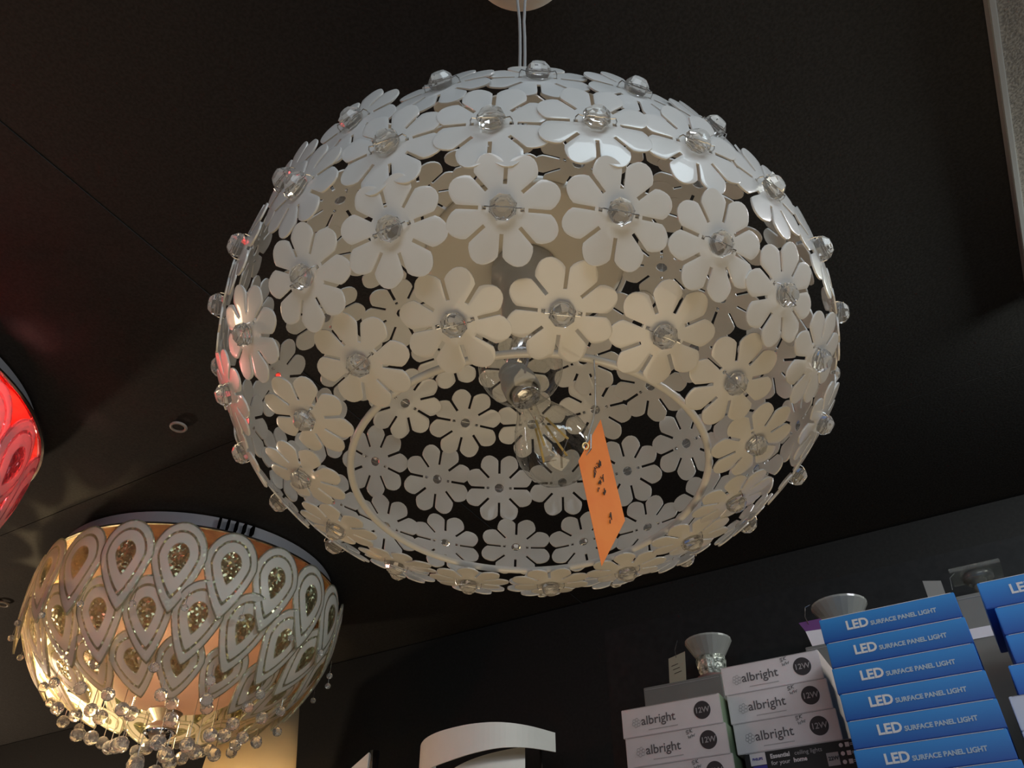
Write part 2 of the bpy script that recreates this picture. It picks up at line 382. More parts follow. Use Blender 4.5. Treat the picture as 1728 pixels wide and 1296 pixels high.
bm = MB(); tube(bm, [(-.0105 + .0018 * cos(t * pi / 6), -.0088, -.0835 + .0026 * sin(t * pi / 6)) for t in range(12)], .0006, 6, close=True)
obj('eyelet', bm, M['brass'], tg)
bm = MB()
def onc(u, v):    # card coordinates: u across, v down
    a, b, c_, d = [Vector((x - .058, y, z - .39)) for (x, z), y in zip(q, ys)]
    return (a * (1 - v) + b * v) * (1 - u) + (d * (1 - v) + c_ * v) * u + Vector((0, -.0007, 0))
for (u0, ln) in ((.30, .34), (.44, .30), (.56, .12), (.80, .12)):
    for t in range(int(ln * 40)):
        v = .42 + t / 42 - ln / 2 * .5
        tube(bm, [onc(u0 + random.uniform(-.03, .03), v), onc(u0 + random.uniform(-.04, .04), v + .02)], .00035, 4)
obj('handwriting', bm, M['ink'], card)

# ================================================================= CRYSTAL PETAL LAMPS
def petal_mesh(W, L, curv_w, curv_l, flare, thick):
    """teardrop, round end up, built in rings so that the uv's u runs 0 centre .. 1 edge. local: x across, y up, z outward"""
    bm = MB(); uvl = bm.loops.layers.uv.new('UVMap'); K, n = 12, 40
    tc = .40
    out = []
    for i in range(n):
        th = 2 * pi * i / n
        x = sin(th); y = cos(th)                        # round
        if y < 0: x *= (1 - (-y) ** 1.9 * .0) * (1 - abs(y) ** 1.25) ** .80 / max(1e-6, sqrt(1 - y * y)) if abs(y) < .9999 else 0
        Y = y * tc * L if y > 0 else y * (1 - tc) * L
        out.append((x * W / 2, Y))
    ringv = []; uval = {}
    c = bm.verts.new((0, 0, 0)); uval[c] = 0
    for k in range(1, K + 1):
        rr = []
        for (x, y) in out:
            f = k / K; v = bm.verts.new((x * f, y * f, 0)); uval[v] = f; rr.append(v)
        ringv.append(rr)
    for i in range(n): bm.faces.new((c, ringv[0][i], ringv[0][(i + 1) % n]))
    for k in range(K - 1):
        for i in range(n): bm.faces.new((ringv[k][i], ringv[k + 1][i], ringv[k + 1][(i + 1) % n], ringv[k][(i + 1) % n]))
    for v in bm.verts:
        x, y = v.co.x, v.co.y
        v.co.z = -x * x / (2 * curv_w) - y * y / (2 * curv_l) * (1 if y > 0 else .8) + flare * max(0, -y / L) ** 2
    for f in bm.faces:
        for l in f.loops: l[uvl].uv = (uval[l.vert], .5)
    bmesh.ops.recalc_face_normals(bm, faces=bm.faces[:])
    me = bpy.data.meshes.new('petal'); bm.to_mesh(me); bm.free()
    if me.polygons[0].normal.z < 0: me.flip_normals()
    o = bpy.data.objects.new('petal', me); C.objects.link(o)
    s = o.modifiers.new('s', 'SOLIDIFY'); s.thickness = thick; s.offset = -1
    bake(o)
    for p in o.data.polygons: p.use_smooth = True
    return o
def petal_mat(name, white, tint, centre, clearc):
    m = bpy.data.materials.new(name); m.use_nodes = True; nt = m.node_tree; N, L = nt.nodes, nt.links
    for n in list(N): N.remove(n)
    out = N.new('ShaderNodeOutputMaterial'); uv = N.new('ShaderNodeUVMap'); uv.uv_map = 'UVMap'
    sp = N.new('ShaderNodeSeparateXYZ'); L.new(uv.outputs[0], sp.inputs[0])
    tcn = N.new('ShaderNodeTexCoord')
    # frosted mask over the rings
    r = N.new('ShaderNodeValToRGB'); r.color_ramp.interpolation = 'LINEAR'
    cr = r.color_ramp; cr.elements[0].position = 0; cr.elements[0].color = (0, 0, 0, 1); cr.elements[1].position = 1; cr.elements[1].color = (.25, .25, .25, 1)
    for p, v in ((.36, 0), (.40, 1), (.66, 1), (.685, .1), (.74, .1), (.765, .95), (.94, .85), (.965, .15)):
        e = cr.elements.new(p); e.color = (v, v, v, 1)
    L.new(sp.outputs[0], r.inputs[0])
    fro = N.new('ShaderNodeBsdfPrincipled'); fro.inputs['Base Color'].default_value = (*white, 1); fro.inputs['Roughness'].default_value = .35
    tr = N.new('ShaderNodeBsdfTranslucent'); tr.inputs['Color'].default_value = (*tint, 1)
    fm = N.new('ShaderNodeMixShader'); fm.inputs[0].default_value = .3; L.new(fro.outputs[0], fm.inputs[1]); L.new(tr.outputs[0], fm.inputs[2])
    # glitter: sparkling metal flakes with an oil-film colour
    vo = N.new('ShaderNodeTexVoronoi'); vo.inputs['Scale'].default_value = 130; L.new(tcn.outputs['Object'], vo.inputs['Vector'])
    geo = N.new('ShaderNodeNewGeometry'); vm = N.new('ShaderNodeVectorMath'); vm.operation = 'MULTIPLY_ADD'
    vm.inputs[1].default_value = (1.5, 1.5, 1.5); vm.inputs[2].default_value = (-.75, -.75, -.75); L.new(vo.outputs['Color'], vm.inputs[0])
    bp = N.new('ShaderNodeVectorMath'); bp.operation = 'ADD'; L.new(geo.outputs['Normal'], bp.inputs[0]); L.new(vm.outputs[0], bp.inputs[1])
    bn = N.new('ShaderNodeVectorMath'); bn.operation = 'NORMALIZE'; L.new(bp.outputs[0], bn.inputs[0]); bp = bn
    gl = N.new('ShaderNodeBsdfPrincipled'); gl.inputs['Base Color'].default_value = (*centre, 1); gl.inputs['Metallic'].default_value = .85; gl.inputs['Roughness'].default_value = .28
    gl.inputs['Thin Film Thickness'].default_value = 420; gl.inputs['Thin Film IOR'].default_value = 1.6
    L.new(bp.outputs[0], gl.inputs['Normal'])
    tp = N.new('ShaderNodeBsdfTransparent'); tp.inputs[0].default_value = (*clearc, 1)
    cm = N.new('ShaderNodeMixShader'); cm.inputs[0].default_value = .4; L.new(gl.outputs[0], cm.inputs[1]); L.new(tp.outputs[0], cm.inputs[2])
    mx = N.new('ShaderNodeMixShader'); L.new(r.outputs[0], mx.inputs[0]); L.new(cm.outputs[0], mx.inputs[1]); L.new(fm.outputs[0], mx.inputs[2])
    L.new(mx.outputs[0], out.inputs[0]); return m
def translucent_mat(name, col, tcol, fac, rough=.4):
    m = bpy.data.materials.new(name); m.use_nodes = True; nt = m.node_tree; N, L = nt.nodes, nt.links
    b = N['Principled BSDF']; b.inputs['Base Color'].default_value = (*col, 1); b.inputs['Roughness'].default_value = rough
    t = N.new('ShaderNodeBsdfTranslucent'); t.inputs[0].default_value = (*tcol, 1); mx = N.new('ShaderNodeMixShader'); mx.inputs[0].default_value = fac
    no = N.new('ShaderNodeTexNoise'); no.inputs['Scale'].default_value = 18; tc = N.new('ShaderNodeTexCoord'); L.new(tc.outputs['Object'], no.inputs['Vector'])
    bp = N.new('ShaderNodeBump'); bp.inputs['Strength'].default_value = .4; L.new(no.outputs[0], bp.inputs['Height']); L.new(bp.outputs[0], b.inputs['Normal'])
    L.new(b.outputs[0], mx.inputs[1]); L.new(t.outputs[0], mx.inputs[2]); L.new(mx.outputs[0], N['Material Output'].inputs[0]); return m
M['plate_rim'] = mat('plate_rim', (.36, .36, .39), .35, metal=.3)
M['copper'] = noisy(mat('copper_mirror', (.55, .36, .22), .25, metal=.7), 14, (.42, .24, .14), (.66, .47, .26), 1.0)
M['redmirror'] = noisy(mat('red_mirror', (.8, .1, .06), .3, metal=.6), 14, (.75, .07, .04), (.9, .16, .10), 1.0)
def point(name, loc, power, col, r=.03, parent=None):
    l = bpy.data.lights.new(name, 'POINT'); l.energy = power; l.color = col; l.shadow_soft_size = r
    o = bpy.data.objects.new(name, l); C.objects.link(o); o.location = loc
    if parent: o.parent = parent
    return o
def dome_lamp(loc, label, Rp, rings, pmat, liner_mat, under, bead_rows, rim_mat, rz=0):
    t = thing('ceiling_lamp', label, 'lamp', loc, rz)
    bm = MB(); lathe(bm, [(0, 0), (Rp * .93, 0), (Rp * .93, -.002), (Rp * .93, -.045), (Rp * .985, -.055), (Rp, -.060), (Rp, -.066), (Rp * .99, -.068), (Rp * .97, -.062), (0, -.062)], 96)
    base = obj('base_plate', bm, [rim_mat, under, M['gap'], M['chrome']], t)
    for p in base.data.polygons:
        c = p.center; p.use_smooth = False
        if abs(p.normal.z) > .8 and c.z < -.05 and hypot(c.x, c.y) < Rp * .97: p.material_index = 1
        elif hypot(c.x, c.y) > Rp * .975: p.material_index = 3
    for p in base.data.polygons: p.use_smooth = True
    base.data.set_sharp_from_angle(angle=radians(30)) if hasattr(base.data, 'set_sharp_from_angle') else None
    bm = MB(); prof_ = [(Rp * .72, -.064), (Rp * .74, -.16), (Rp * .68, -.28), (Rp * .54, -.38), (Rp * .34, -.45), (Rp * .12, -.48), (0, -.485)]
    lathe(bm, prof_, 48); obj('inner_diffuser', bm, liner_mat, t, True)
    for (r, z, n, W, L, tilt, ph, fl) in rings:
        p0 = petal_mesh(W, L, Rp * .55, .55, fl, .006); p0.data.materials.append(pmat)
        for k in range(n):
            o = p0 if k == 0 else p0.copy()
            if k: C.objects.link(o)
            o.parent = t; a = ph + 2 * pi * k / n
            er = Vector((cos(a), sin(a), 0)); ex = Vector((-sin(a), cos(a), 0)); nz = (er * cos(tilt) - Vector((0, 0, 1)) * sin(tilt)); ey = nz.cross(ex)
            mt = Matrix((ex, ey, nz)).transposed().to_4x4() @ Euler((random.gauss(0, .04), random.gauss(0, .05), random.gauss(0, .05))).to_matrix().to_4x4()
            mt.translation = er * (r + random.uniform(-.006, .006)) + Vector((0, 0, z)); o.matrix_local = mt
    b0 = None
    for (r, z, n, br, ph, ztop) in bead_rows:
        bm = MB(); tube(bm, [(0, 0, .95), (0, 0, (ztop - z) / br)], .06, 4); st0 = obj('string', bm, M['steel'])
        for k in range(n):
            a = ph + 2 * pi * k / n + random.gauss(0, .04); zz = z + random.uniform(-.02, .02)
            if b0 is None:
                bm = MB(); bmesh.ops.create_icosphere(bm, subdivisions=2, radius=1); b0 = obj('crystal_bead', bm, M['bead'], t); o = b0
            else: o = b0.copy(); C.objects.link(o)
            o.parent = t; o.scale = (br,) * 3; o.location = (r * cos(a), r * sin(a), zz); o.rotation_euler = (0, 0, random.random() * 3)
            st = st0 if k == 0 else st0.copy()
            if k: C.objects.link(st)
            st.parent = o
    return t, base
pm = petal_mat('peacock_petal', (.80, .82, .76), (.80, .68, .56), (.62, .70, .45), (.85, .74, .66))
liner = translucent_mat('blush_diffuser', (.50, .40, .36), (.62, .46, .36), .4)
LX, LY = -2.48, 1.87
rings = [(.548, -.185, 21, .172, .295, .10, .10, .0), (.490, -.345, 20, .160, .27, .48, .02, .0), (.38, -.455, 17, .15, .23, .85, .1, .0)]
beads = [(.535, -.335, 20, .011, .3, -.28), (.39, -.49, 14, .017, .1, -.44), (.33, -.53, 14, .021, .2, -.47), (.27, -.56, 13, .022, .3, -.42), (.21, -.58, 10, .024, .1, -.45), (.13, -.62, 7, .026, .2, -.47), (.05, -.66, 3, .028, .1, -.47)]
dl, base = dome_lamp((LX, LY, HC - .008), 'round ceiling lamp with peacock-feather glass petals and crystal beads under a grey metal plate', .53, rings, pm, liner, M['copper'], beads, M['plate_rim'])
bm = MB()
for k in range(5):
    a = -.62 + k * .055; rr = .53 * .945
    mt = Matrix.Rotation(a, 4, 'Z') @ Matrix.Translation((rr, 0, -.026)); 
    gq = bmesh.ops.create_cube(bm, size=1, matrix=mt @ Matrix.Diagonal((.03, .009, .030, 1)))
obj('vent_slots', bm, M['gap'], base)['label'] = 'five black vent slots'
bm = MB(); lathe(bm, [(0, -.485), (.05, -.49), (.06, -.50), (.03, -.53), (.05, -.55), (.055, -.57), (.03, -.59), (0, -.60)], 32); obj('finial', bm, M['chrome'], dl, True)
point('ceiling_lamp_bulb', (-.30, -.20, -.37), 9, (1, .72, .38), .05, dl)
point('ceiling_lamp_bulb', (.10, -.12, -.25), 1.6, (1, .66, .42), .05, dl)

pr = petal_mat('rose_petal', (.90, .50, .52), (1, .42, .42), (.9, .35, .45), (1, .6, .6))
linr = translucent_mat('red_diffuser', (.8, .10, .08), (.95, .10, .06), .6)
rl, _ = dome_lamp((-2.48, .49, HC - .008), 'round red and pink glass petal ceiling lamp cut by the left edge of the view', .595,
                 [(.58, -.19, 19, .21, .32, .12, .1, .0), (.50, -.34, 17, .20, .28, .5, .3, .0), (.38, -.46, 12, .2, .26, .9, .3, .0)], pr, linr, M['redmirror'],
                 [(.47, -.12, 12, .02, .1, -.066), (.40, -.36, 10, .02, .3, -.2)], M['plate_rim'])
point('red_lamp_bulb', (.50, .02, -.13), 1.2, (1, .12, .07), .03, rl)
point('red_lamp_bulb', (.46, .10, -.22), 6, (1, .36, .32), .05, rl)
point('red_lamp_bulb', (.15, -.25, -.62), 5, (1, .36, .30), .05, rl)

# ================================================================= WARM CONE SHADE behind the petal lamp
cs = thing('wall_lamp', 'warm beige conical shade glowing behind and below the peacock-petal lamp', 'lamp', (-2.72, 2.52, .86 + Z0))
fab = translucent_mat('cone_fabric', (.58, .52, .40), (.66, .55, .38), .45, .8)
bm = MB(); lathe(bm, [(.215, -.25), (.155, .32), (.150, .32), (.210, -.25)], 48, closed=True); obj('shade', bm, fab, cs, True)
bm = MB(); tube(bm, [(0, 0, -.2), (0, 0, .05), (0, .28, .05)], .008, 8); obj('arm', bm, M['steel'], cs)
point('cone_bulb', (-.07, -.06, -.20), 14, (1, .80, .50), .03, cs)

# ================================================================= WHITE BAND LAMP on the back wall
bl = thing('band_lamp', 'white wall lamp of curved crossing bands, bottom centre', 'lamp', (-1.58, 2.8, .80 + Z0))
white = mat('lamp_white', (.84, .83, .78), .5); noisy(white, 9, (.82, .81, .76), (.86, .85, .80))
def band(pts, th, name, m, parent):
    """pts: (x, y, ztop, zbot) around the curve"""
    bm = MB(); cols = []
    for i, (x, y, zt, zb) in enumerate(pts):
        a = pts[max(i - 1, 0)]; b = pts[min(i + 1, len(pts) - 1)]; d = Vector((b[0] - a[0], b[1] - a[1], 0)).normalized(); nrm = Vector((d.y, -d.x, 0)) * th
        cols.append([bm.verts.new((x, y, zt)), bm.verts.new((x, y, zb)), bm.verts.new((x - nrm.x, y - nrm.y, zb)), bm.verts.new((x - nrm.x, y - nrm.y, zt))])
    for A, B in zip(cols, cols[1:]):
        for k in range(4): bm.faces.new((A[k], A[(k + 1) % 4], B[(k + 1) % 4], B[k]))
    bm.faces.new(cols[0]); bm.faces.new(cols[-1][::-1])
    return obj(name, bm, m, parent, False)
def lerp(a, b, t): return a + (b - a) * t
key = [(-.285, -.19, -.02), (-.262, -.31, -.035), (-.20, -.39, -.045), (-.12, -.44, -.045), (-.03, -.462, -.04), (.06, -.462, -.030), (.14, -.43, -.018), (.20, -.355, -.008), (.242, -.24, .0)]
pts = []
for i in range(len(key) - 1):
    k0, k1, k2, k3 = key[max(i - 1, 0)], key[i], key[i + 1], key[min(i + 2, len(key) - 1)]
    for u in range(5):
        t = u / 5; c_ = [.5 * (2 * k1[q_] + (k2[q_] - k0[q_]) * t + (2 * k0[q_] - 5 * k1[q_] + 4 * k2[q_] - k3[q_]) * t * t + (3 * k1[q_] - k0[q_] - 3 * k2[q_] + k3[q_]) * t**3) for q_ in range(3)]
        pts.append((c_[0], c_[1], .062, c_[2]))
pts.append((key[-1][0], key[-1][1], .062, key[-1][2]))
band(pts, .004, 'outer_band', white, bl)
pts2 = [(lerp(-.26, .15, i / 24), -.20 - .19 * sin(pi * (i / 24 * .75 + .1)), lerp(-.10, .02, (i / 24)), lerp(-.24, -.10, i / 24)) for i in range(25)]
band(pts2, .004, 'inner_band', white, bl)
bm = MB(); box(bm, -.10, .04, -.02, 0, -.14, -.02, .004); tube(bm, [(.0, -.02, 0), (.0, -.30, 0)], .008, 8); obj('wall_plate', bm, white, bl)
bm = MB(); tube(bm, [(.185, -.24, .03), (.192, -.24, -.25)], .006, 8); tube(bm, [(.0, -.24, -.1), (.19, -.24, -.1)], .005, 8); obj('rod', bm, M['chrome'], bl, True)
# square lamp to its left
sl = thing('square_wall_lamp', 'small white wall lamp with a chrome end cap, left of the curved band lamp', 'lamp', (-2.10, 2.8, .80 + Z0))
bm = MB(); v = [(-.17, -.35, -.055), (.092, -.40, .055), (.092, -.40, -.16), (-.17, -.35, -.16)]
A = [bm.verts.new(p) for p in v]; B = [bm.verts.new((p[0], p[1] + .03, p[2])) for p in v]
bm.faces.new(A); bm.faces.new(B[::-1])
for i in range(4): bm.faces.new((A[i], A[(i + 1) % 4], B[(i + 1) % 4], B[i]))
obj('panel', bm, white, sl)
bm = MB(); tube(bm, [(.107, -.385, -.2), (.107, -.385, .060)], .017, 20); obj('end_cap', bm, M['chrome'], sl, True)
bm = MB(); box(bm, -.06, .06, -.37, 0, -.14, -.09); obj('arm', bm, M['steel'], sl)

# ================================================================= SHELF WITH BOXES
ZS = .20 + Z0
sh = thing('display_shelf', 'black shelf board on posts carrying the stacks of boxes, lower right', 'shelf', (0, 0, ZS))
bm = MB(); box(bm, -.76, 1.3, 1.72, 1.745, -.25, .792 - .20, .003); bb = obj('display_board', bm, M['board'], loc=(0, 0, ZS)); tag(bb, 'tall black board standing behind the boxes and spotlights', 'board')
bm = MB(); box(bm, -.76, 1.3, 1.15, 1.719, -.03, 0); obj('shelf_board', bm, M['board'], sh)
for x in (-.74, 1.27):
    for y in (1.18, 1.68):
        bm = MB(); box(bm, x - .02, x + .02, y - .02, y + .02, -ZS, -.03); obj('post', bm, M['board'], sh)

def card_mat(name, c): return noisy(mat(name, c, .55), 25, tuple(v * .96 for v in c), tuple(min(1, v * 1.03) for v in c))
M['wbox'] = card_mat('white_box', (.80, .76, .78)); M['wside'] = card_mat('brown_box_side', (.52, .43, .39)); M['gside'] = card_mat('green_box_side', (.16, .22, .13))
M['kraft'] = card_mat('kraft', (.30, .23, .15)); M['greybox'] = card_mat('grey_box', (.16, .16, .145))
M['gprint'] = mat('grey_print', (.13, .12, .13), .6); M['lprint'] = mat('light_grey_print', (.42, .40, .41), .6); M['dprint'] = mat('dark_print', (.045, .04, .045), .6)
M['wprint'] = mat('white_print', (.75, .78, .82), .6); M['bluelt'] = mat('pale_blue_print', (.45, .58, .72), .6)
M['blackbox'] = card_mat('black_box', (.02, .02, .022)); M['purple'] = mat('purple_print', (.16, .05, .20), .6); M['violet'] = mat('violet_blue_print', (.07, .06, .35), .6)
# blue print gradient: pale at the top edge, deep blue at the bottom, repeated on every box
mb = mat('blue_box', (.03, .2, .6), .45); nt = mb.node_tree; tcn = nt.nodes.new('ShaderNodeTexCoord'); sp = nt.nodes.new('ShaderNodeSeparateXYZ'); rp = nt.nodes.new('ShaderNodeValToRGB')
mp = nt.nodes.new('ShaderNodeMapRange'); mp.inputs['From Min'].default_value = 0; mp.inputs['From Max'].default_value = .037
nt.links.new(tcn.outputs['Object'], sp.inputs[0]); nt.links.new(sp.outputs['Z'], mp.inputs['Value']); nt.links.new(mp.outputs[0], rp.inputs[0])
rp.color_ramp.elements[0].color = (.012, .09, .42, 1); rp.color_ramp.elements[1].color = (.04, .30, .78, 1); nt.links.new(rp.outputs[0], nt.nodes['Principled BSDF'].inputs['Base Color'])
M['blue'] = mb
def carton(name, label, cat, x0, y0, z0, wd, dp, ht, m, group=None, side=None, shell_gap=.0006):
    t = thing(name, label, cat, (x0, y0, z0), 0, group)
    bm = MB(); box(bm, 0, wd, 0, dp, .0, ht - shell_gap, .0009)
    o = obj('carton', bm, [m, side or m], t)
    if side:
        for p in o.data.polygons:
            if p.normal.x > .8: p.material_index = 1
    bm = MB(); tube(bm, [(wd * .02, -.0004, ht * .985 - .0006), (wd * .98, -.0004, ht * .985 - .0006)], .0004, 4); obj('lid_flap', bm, M['wprint'] if m is M['blue'] else M['lprint'], t)
    return t
def scrawl(parent, x, z, yf, rows, m, sz=.006):
    bm = MB(); rnd = random.Random(x * 991 + z * 77)
    for j, txt in enumerate(rows):
        px = x + j * .002; pz = z - j * sz * 1.35
        for ch in txt:
            segs = {'5': [(.8, 1), (.1, 1), (0, .55), (.6, .5), (.7, .1), (0, 0)], 'K': [(0, 1), (0, 0)], 'k2': [(.7, 1), (0, .5), (.7, 0)], 'W': [(0, .8), (.2, 0), (.45, .6), (.7, 0), (.95, .8)], '-': [(-.2, 1.2), (2.2, 1.5)]}
            for s_ in ([segs[ch]] + ([segs['k2']] if ch == 'K' else [])):
                tube(bm, [(px + a * sz + rnd.uniform(-.0003, .0003), yf, pz + b * sz + (px - x) * .25) for a, b in s_], .00042, 4)
            px += sz * 1.15
    return obj('handwriting', bm, m, parent)
def albright(x0, y0, z0, wd, ht, label, scr, side):
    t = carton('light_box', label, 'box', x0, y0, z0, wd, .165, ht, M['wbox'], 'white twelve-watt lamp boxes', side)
    yf = -.0004; k = wd / .17
    lg = MB()
    for i in range(6):
        a = i * pi / 3 + .3; c = (.0255 * k + .0052 * cos(a), ht * .47 + .0052 * sin(a))
        tube(lg, [(c[0] + .0027 * cos(b * pi / 5), yf, c[1] + .0027 * sin(b * pi / 5)) for b in range(10)], .00035, 4, close=True)
    obj('logo', lg, M['lprint'], t)
    lettering('brand_text', t, 'albright', .0205, .034 * k, ht * .36, yf, M['gprint'], .0001)
    bm = MB()
    for i in range(22): box(bm, (.046 + i * .0023) * k, (.0475 + i * .0023) * k, yf - .0002, yf + .0002, ht * .16, ht * .185)
    obj('small_print', bm, M['lprint'], t)
    bm = MB(); c = (.139 * k, ht * .52); n = 40
    vs = [bm.verts.new((c[0] + .0145 * cos(2 * pi * i / n), yf - .0002, c[1] + .0145 * sin(2 * pi * i / n))) for i in range(n)]; vb = [bm.verts.new((v.co.x, .0, v.co.z)) for v in vs]
    bm.faces.new(vs); 
    for i in range(n): bm.faces.new((vs[i], vs[(i + 1) % n], vb[(i + 1) % n], vb[i]))
    bd_ = obj('wattage_badge', bm, M['dprint'], t)
    lettering('badge_text', bd_, '12W', .0125, c[0], c[1] - .0042, yf - .0006, M['lprint'], .00015, 'CENTER')
    if scr: scrawl(t, .105 * k, ht * .80, yf - .0003, scr, M['dprint'], .0056)
    return t
YL, YM = 1.36, 1.385
hL, hM = .0483, .0480
zl = [YL * .3497 - hL * (i + 1) + Z0 for i in range(3)]
names = [('topmost white 12W box of the left stack, without handwriting', None), ('white 12W box, middle of the left stack, with scribbled note', ['5K', 'WW']), ('white 12W box at the bottom edge of the view in the left stack', ['5K', 'WW'])]
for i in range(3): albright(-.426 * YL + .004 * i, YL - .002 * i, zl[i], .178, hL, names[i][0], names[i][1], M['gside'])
zm = [YM * .3785 - hM * (i + 1) + Z0 for i in range(3)]
names = ['topmost white 12W box beside the blue boxes, 5K noted in pen', 'second white 12W box down in the stack beside the blue boxes', 'third white 12W box down, resting on the black box']
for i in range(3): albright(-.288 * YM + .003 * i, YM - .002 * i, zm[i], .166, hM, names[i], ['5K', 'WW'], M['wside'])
# black box under the middle stack
hB = .052; zb = zm[2] - hB
pb = carton('light_box', 'black ceiling light box with white icons, under the white 12W boxes', 'box', -.276 * YM, YM - .006, zb, .172, .165, hB, M['blackbox'])
bm = MB(); box(bm, .009, .034, -.0009, .0, hB * .62, hB * .96); lw = obj('white_label', bm, M['wbox'], pb)
lettering('brand_text', lw, 'PHILIPS', .0052, .0125, hB * .76, -.0013, M['violet'], .0001)
bm = MB(); box(bm, .012, .034, -.0008, .0, .004, hB * .60); obj('blue_label', bm, M['violet'], pb)
lettering('line_text', pb, 'Essential', .0090, .041, hB * .76, -.0005, M['wbox'], .0003); lettering('line_text', pb, 'ceiling lights', .0088, .079, hB * .76, -.0005, M['lprint'])
lettering('line_text', pb, 'for your', .0088, .041, hB * .57, -.0005, M['wbox']); lettering('line_text', pb, 'home', .0090, .076, hB * .57, -.0005, M['wbox'], .0003)
bm = MB(); box(bm, .126, .144, -.0007, 0, hB * .32, hB * .68); wb = obj('wattage_badge', bm, M['lprint'], pb); lettering('badge_text', wb, '22W', .0075, .128, hB * .47, -.0011, M['dprint'], .0002)
for i in range(3):
    z = hB * (.84 - .23 * i); bm = MB()
    vs = [bm.verts.new((.1505 + .0031 * cos(t * pi / 8), -.0006, z + .0031 * sin(t * pi / 8))) for t in range(16)]; bm.faces.new(vs)
    box(bm, .1565, .1625, -.0007, 0, z - .0032, z + .0032); box(bm, .1635, .1695, -.0006, 0, z + .0008, z + .0016); box(bm, .1635, .1685, -.0006, 0, z - .0014, z - .0006)
    obj('icons', bm, M['wbox'], pb)
# blue stack
YB = 1.25; hb = .0374
def bluebox(x0, y0, z0, label, fs=True, wd=.190):
    t = carton('panel_light_box', label, 'box', x0, y0, z0, wd, .19, hb, M['blue'], 'blue panel light boxes')
    lettering('title_text', t, 'LED', .0185, .036, hb * .37, -.0004, M['wprint'], .0006)
    lettering('title_text', t, 'SURFACE PANEL LIGHT', .00865, .0705, hb * .37, -.0004, M['bluelt'], .0003)
    return t
order = ['topmost', 'second from the top', 'third from the top', 'fourth from the top', 'fifth from the top', 'sixth from the top', 'lowest visible']
jit = [0, .002, .001, .003, .004, .003, .006]
for i in range(7):
    bluebox(-.1585 * YB + jit[i], YB - .001 * i, YB * .4125 - hb * (i + 1) - .0002 * i + Z0, 'blue LED SURFACE PANEL LIGHT box, %s in the left blue stack' % order[i])
YR = 1.30; hr = .0405
for i in range(4):
    t = carton('panel_light_box', 'blue box, %s in the stack cut by the right edge' % order[i], 'box', [.0245, .0345, .0345, .022][i] if i < 3 else .0235, YR, YR * .4165 - hr * (i + 1) + Z0, .2, .19, hr, M['blue'], 'blue panel light boxes')
    lettering('title_text', t, 'LED', .0195, .038, hr * .37, -.0004, M['wprint'], .0006); lettering('title_text', t, 'SURFACE PANEL LIGHT', .009, .074, hr * .37, -.0004, M['bluelt'], .0003)
M['purewhite'] = card_mat('pure_white_box', (.72, .70, .74))
zr = YR * .4165 - hr * 4 + Z0; hw_ = .045
for i in range(2): carton('white_box', ['plain white box directly under the blue boxes at the right edge', 'plain white box in the right corner, below another plain white box'][i], 'box', .010, YR - .003, zr - hw_ * (i + 1), .2, .19, hw_, M['purewhite'], None)
# cartons that carry the stacks on the shelf
for (x, y, z, wd, lab) in ((-.426 * YL, YL, zl[2], .175, 'plain brown carton under the left stack of white 12W boxes'), (-.276 * YM, YM, zb, .165, 'plain brown carton under the black ceiling light box'),
                      (-.1585 * YB, YB, YB * .4125 - hb * 7 - .0012 + Z0, .19, 'plain brown carton under the left blue stack'), (.012, YR, zr - 2 * hw_, .2, 'plain brown carton under the white boxes at the right edge')):
    if z - ZS > .004: carton('cardboard_box', lab, 'box', x, y, ZS, wd, .16, z - ZS - .0005, M['kraft'])
# spotlights displayed behind the boxes
def tagcard(parent, pts, m, th=.001, m2=None):
    bm = MB(); A = [bm.verts.new(p) for p in pts]; B = [bm.verts.new((p[0], p[1] + th, p[2])) for p in pts]
    bm.faces.new(A); bm.faces.new(B[::-1]); n = len(pts)
    for i in range(n): bm.faces.new((A[i], A[(i + 1) % n], B[(i + 1) % n], B[i]))
    return obj('tag_card', bm, m, parent)
YS = 1.635
M['dish'] = mat('dish_glass', (.50, .50, .46), .12, trans=.55, ior=1.4)
def cup(x, ztop, r, body, label, htm):
    t = thing('spotlight', label, 'lamp', (x, YS, ztop + Z0))
    bm = MB(); lathe(bm, [(r, 0), (r * 1.0, -.004), (r * .8, -.020), (r * .62, -.034), (r * .60, -.036), (r * .60, -.032), (r * .76, -.018), (r * .95, -.002)], 24, closed=True)
    obj('glass_dish', bm, M['dish'], t, False)
    bm = MB(); lathe(bm, [(0, -.030), (r * .58, -.032), (r * .66, -.045), (r * .60, -.062), (r * .50, -.074), (0, -.076)], 12); obj('crystal_body', bm, body, t, False)
    bm = MB(); lathe(bm, [(0, -.076), (r * .7, -.077), (r * .7, -.090), (0, -.091)], 24); obj('base', bm, htm, t, True)
    return t
crys = noisy(mat('crystal_body', (.4, .42, .38), .15, metal=.4), 120, (.10, .11, .09), (.55, .58, .50), 1.)
pinkb = mat('pinkish_base', (.16, .10, .09), .5)
t = cup(-.488, .678, .048, crys, 'crystal spotlight with wide glass dish behind the left white boxes', pinkb)
t = thing('price_tag', 'beige price tag hanging in front of the crystal spotlight', 'tag', (-.545, 1.60, .65 + Z0))
tagcard(t, [(-.021, 0, -.005), (.016, 0, .003), (.010, 0, -.060), (-.026, 0, -.064)], mat('beige_card', (.30, .27, .19), .7))
bm = MB(); tube(bm, [(-.004, 0, -.006), (-.006, .003, .012), (-.001, .012, .034)], .0008, 5); obj('wire', bm, M['steel'], t)
bm = MB()
for i in range(3): tube(bm, [(-.016 + .002 * i, -.0006, -.022 - i * .008), (-.002 + .003 * i, -.0006, -.019 - i * .008)], .0006, 4)
obj('handwriting', bm, M['ink'], t)
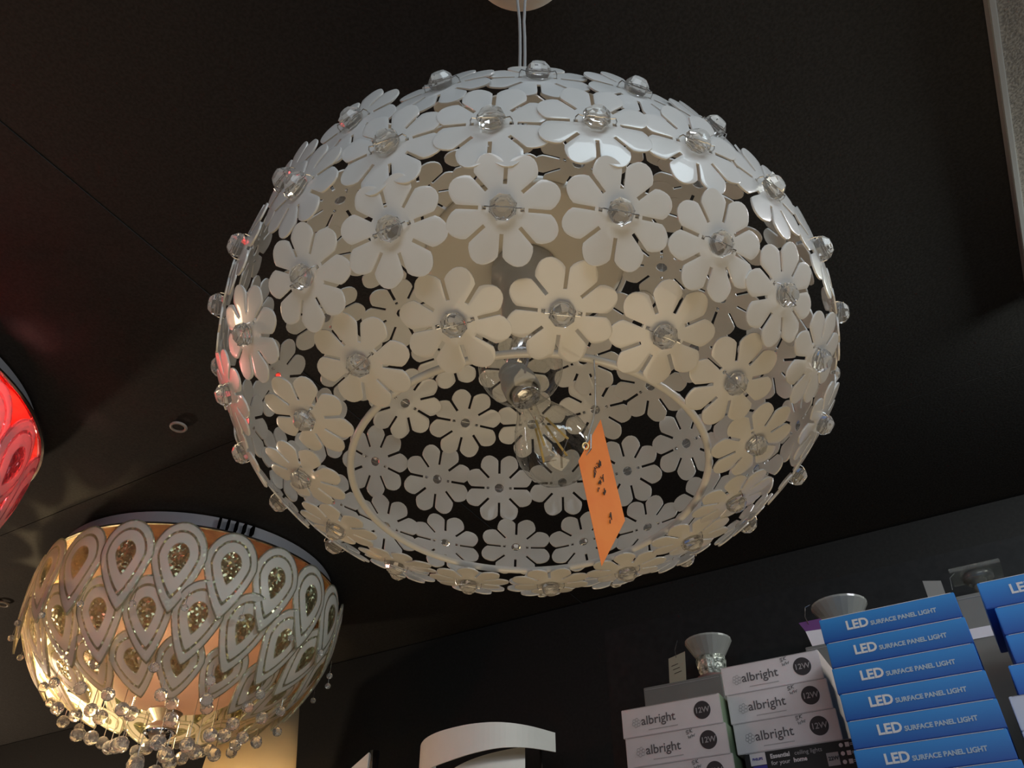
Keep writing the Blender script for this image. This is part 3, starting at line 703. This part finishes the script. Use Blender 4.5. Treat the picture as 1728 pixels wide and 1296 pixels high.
tg1 = carton('display_box', 'dull grey-green box behind the left white boxes, carrying the crystal spotlight', 'box', -.616, 1.57, ZS, .162, .14, .585 - .20, M['greybox'])
t = cup(-.215, .695, .053, noisy(mat('amber_body', (.35, .3, .15), .15, metal=.5), 90, (.12, .10, .05), (.45, .38, .2), 1.), 'glass dish spotlight half hidden behind the topmost blue box', pinkb)
carton('display_box', 'grey box hidden behind the left blue stack, under the glass dish spotlight', 'box', -.285, 1.57, ZS, .14, .14, .602 - .20, M['greybox'])
t = thing('price_tag', 'purple and white price tag left of the topmost blue box', 'tag', (-.277, 1.59, .655 + Z0))
tagcard(t, [(-.013, 0, .003), (.030, 0, .003), (.030, 0, -.018), (-.004, 0, -.016)], M['purple']); tagcard(t, [(-.004, 0, -.016), (.030, 0, -.018), (.030, 0, -.050), (.002, 0, -.046)], M['wbox'])
bm = MB(); tube(bm, [(.005, -.001, -.004), (.001, 0, .012), (.004, .008, .034), (.014, .014, .040)], .0008, 5); obj('wire', bm, M['steel'], t)
t = thing('spotlight', 'square glass plate spotlight between the two blue stacks', 'lamp', (.037, YS, .70 + Z0))
bm = MB(); box(bm, -.043, .043, -.034, .034, -.004, .004, .001)
gp = mat('smoky_glass', (.75, .75, .70), .08, trans=.9, ior=1.45); obj('glass_plate', bm, gp, t)
bm = MB(); lathe(bm, [(0, -.024), (.016, -.023), (.026, -.014), (.028, -.005), (0, -.0045)], 24); obj('glass_dome', bm, gp, t, True)
bm = MB(); tube(bm, [(0, .01, -.005), (-.004, .0, -.03), (.012, 0, -.065)], .010, 12); obj('stem', bm, M['greybox'], t, True)
bm = MB(); tube(bm, [(-.035, -.03, -.005), (-.045, -.03, -.012), (-.048, -.03, -.035)], .0009, 5); obj('wire', bm, M['steel'], t)
carton('display_box', 'tall grey box with a pale band in the gap between the blue stacks', 'box', -.010, 1.56, ZS, .10, .14, .634 - .20, card_mat('grey_olive_box', (.20, .19, .165)))
bx = [o for o in C.objects if o.get('label', '').startswith('tall grey box')][0]
bm = MB(); box(bm, .0, .10, -.0012, 0, .355, .373); obj('pale_band', bm, M['wbox'], bx)
t = thing('price_tag', 'small grey price tag peeking over the right end of the topmost blue box', 'tag', (-.042, 1.60, .684 + Z0))
tagcard(t, [(-.012, 0, .008), (.018, 0, .001), (.018, 0, -.035), (-.012, 0, -.035)], mat('grey_card', (.28, .27, .24), .7))
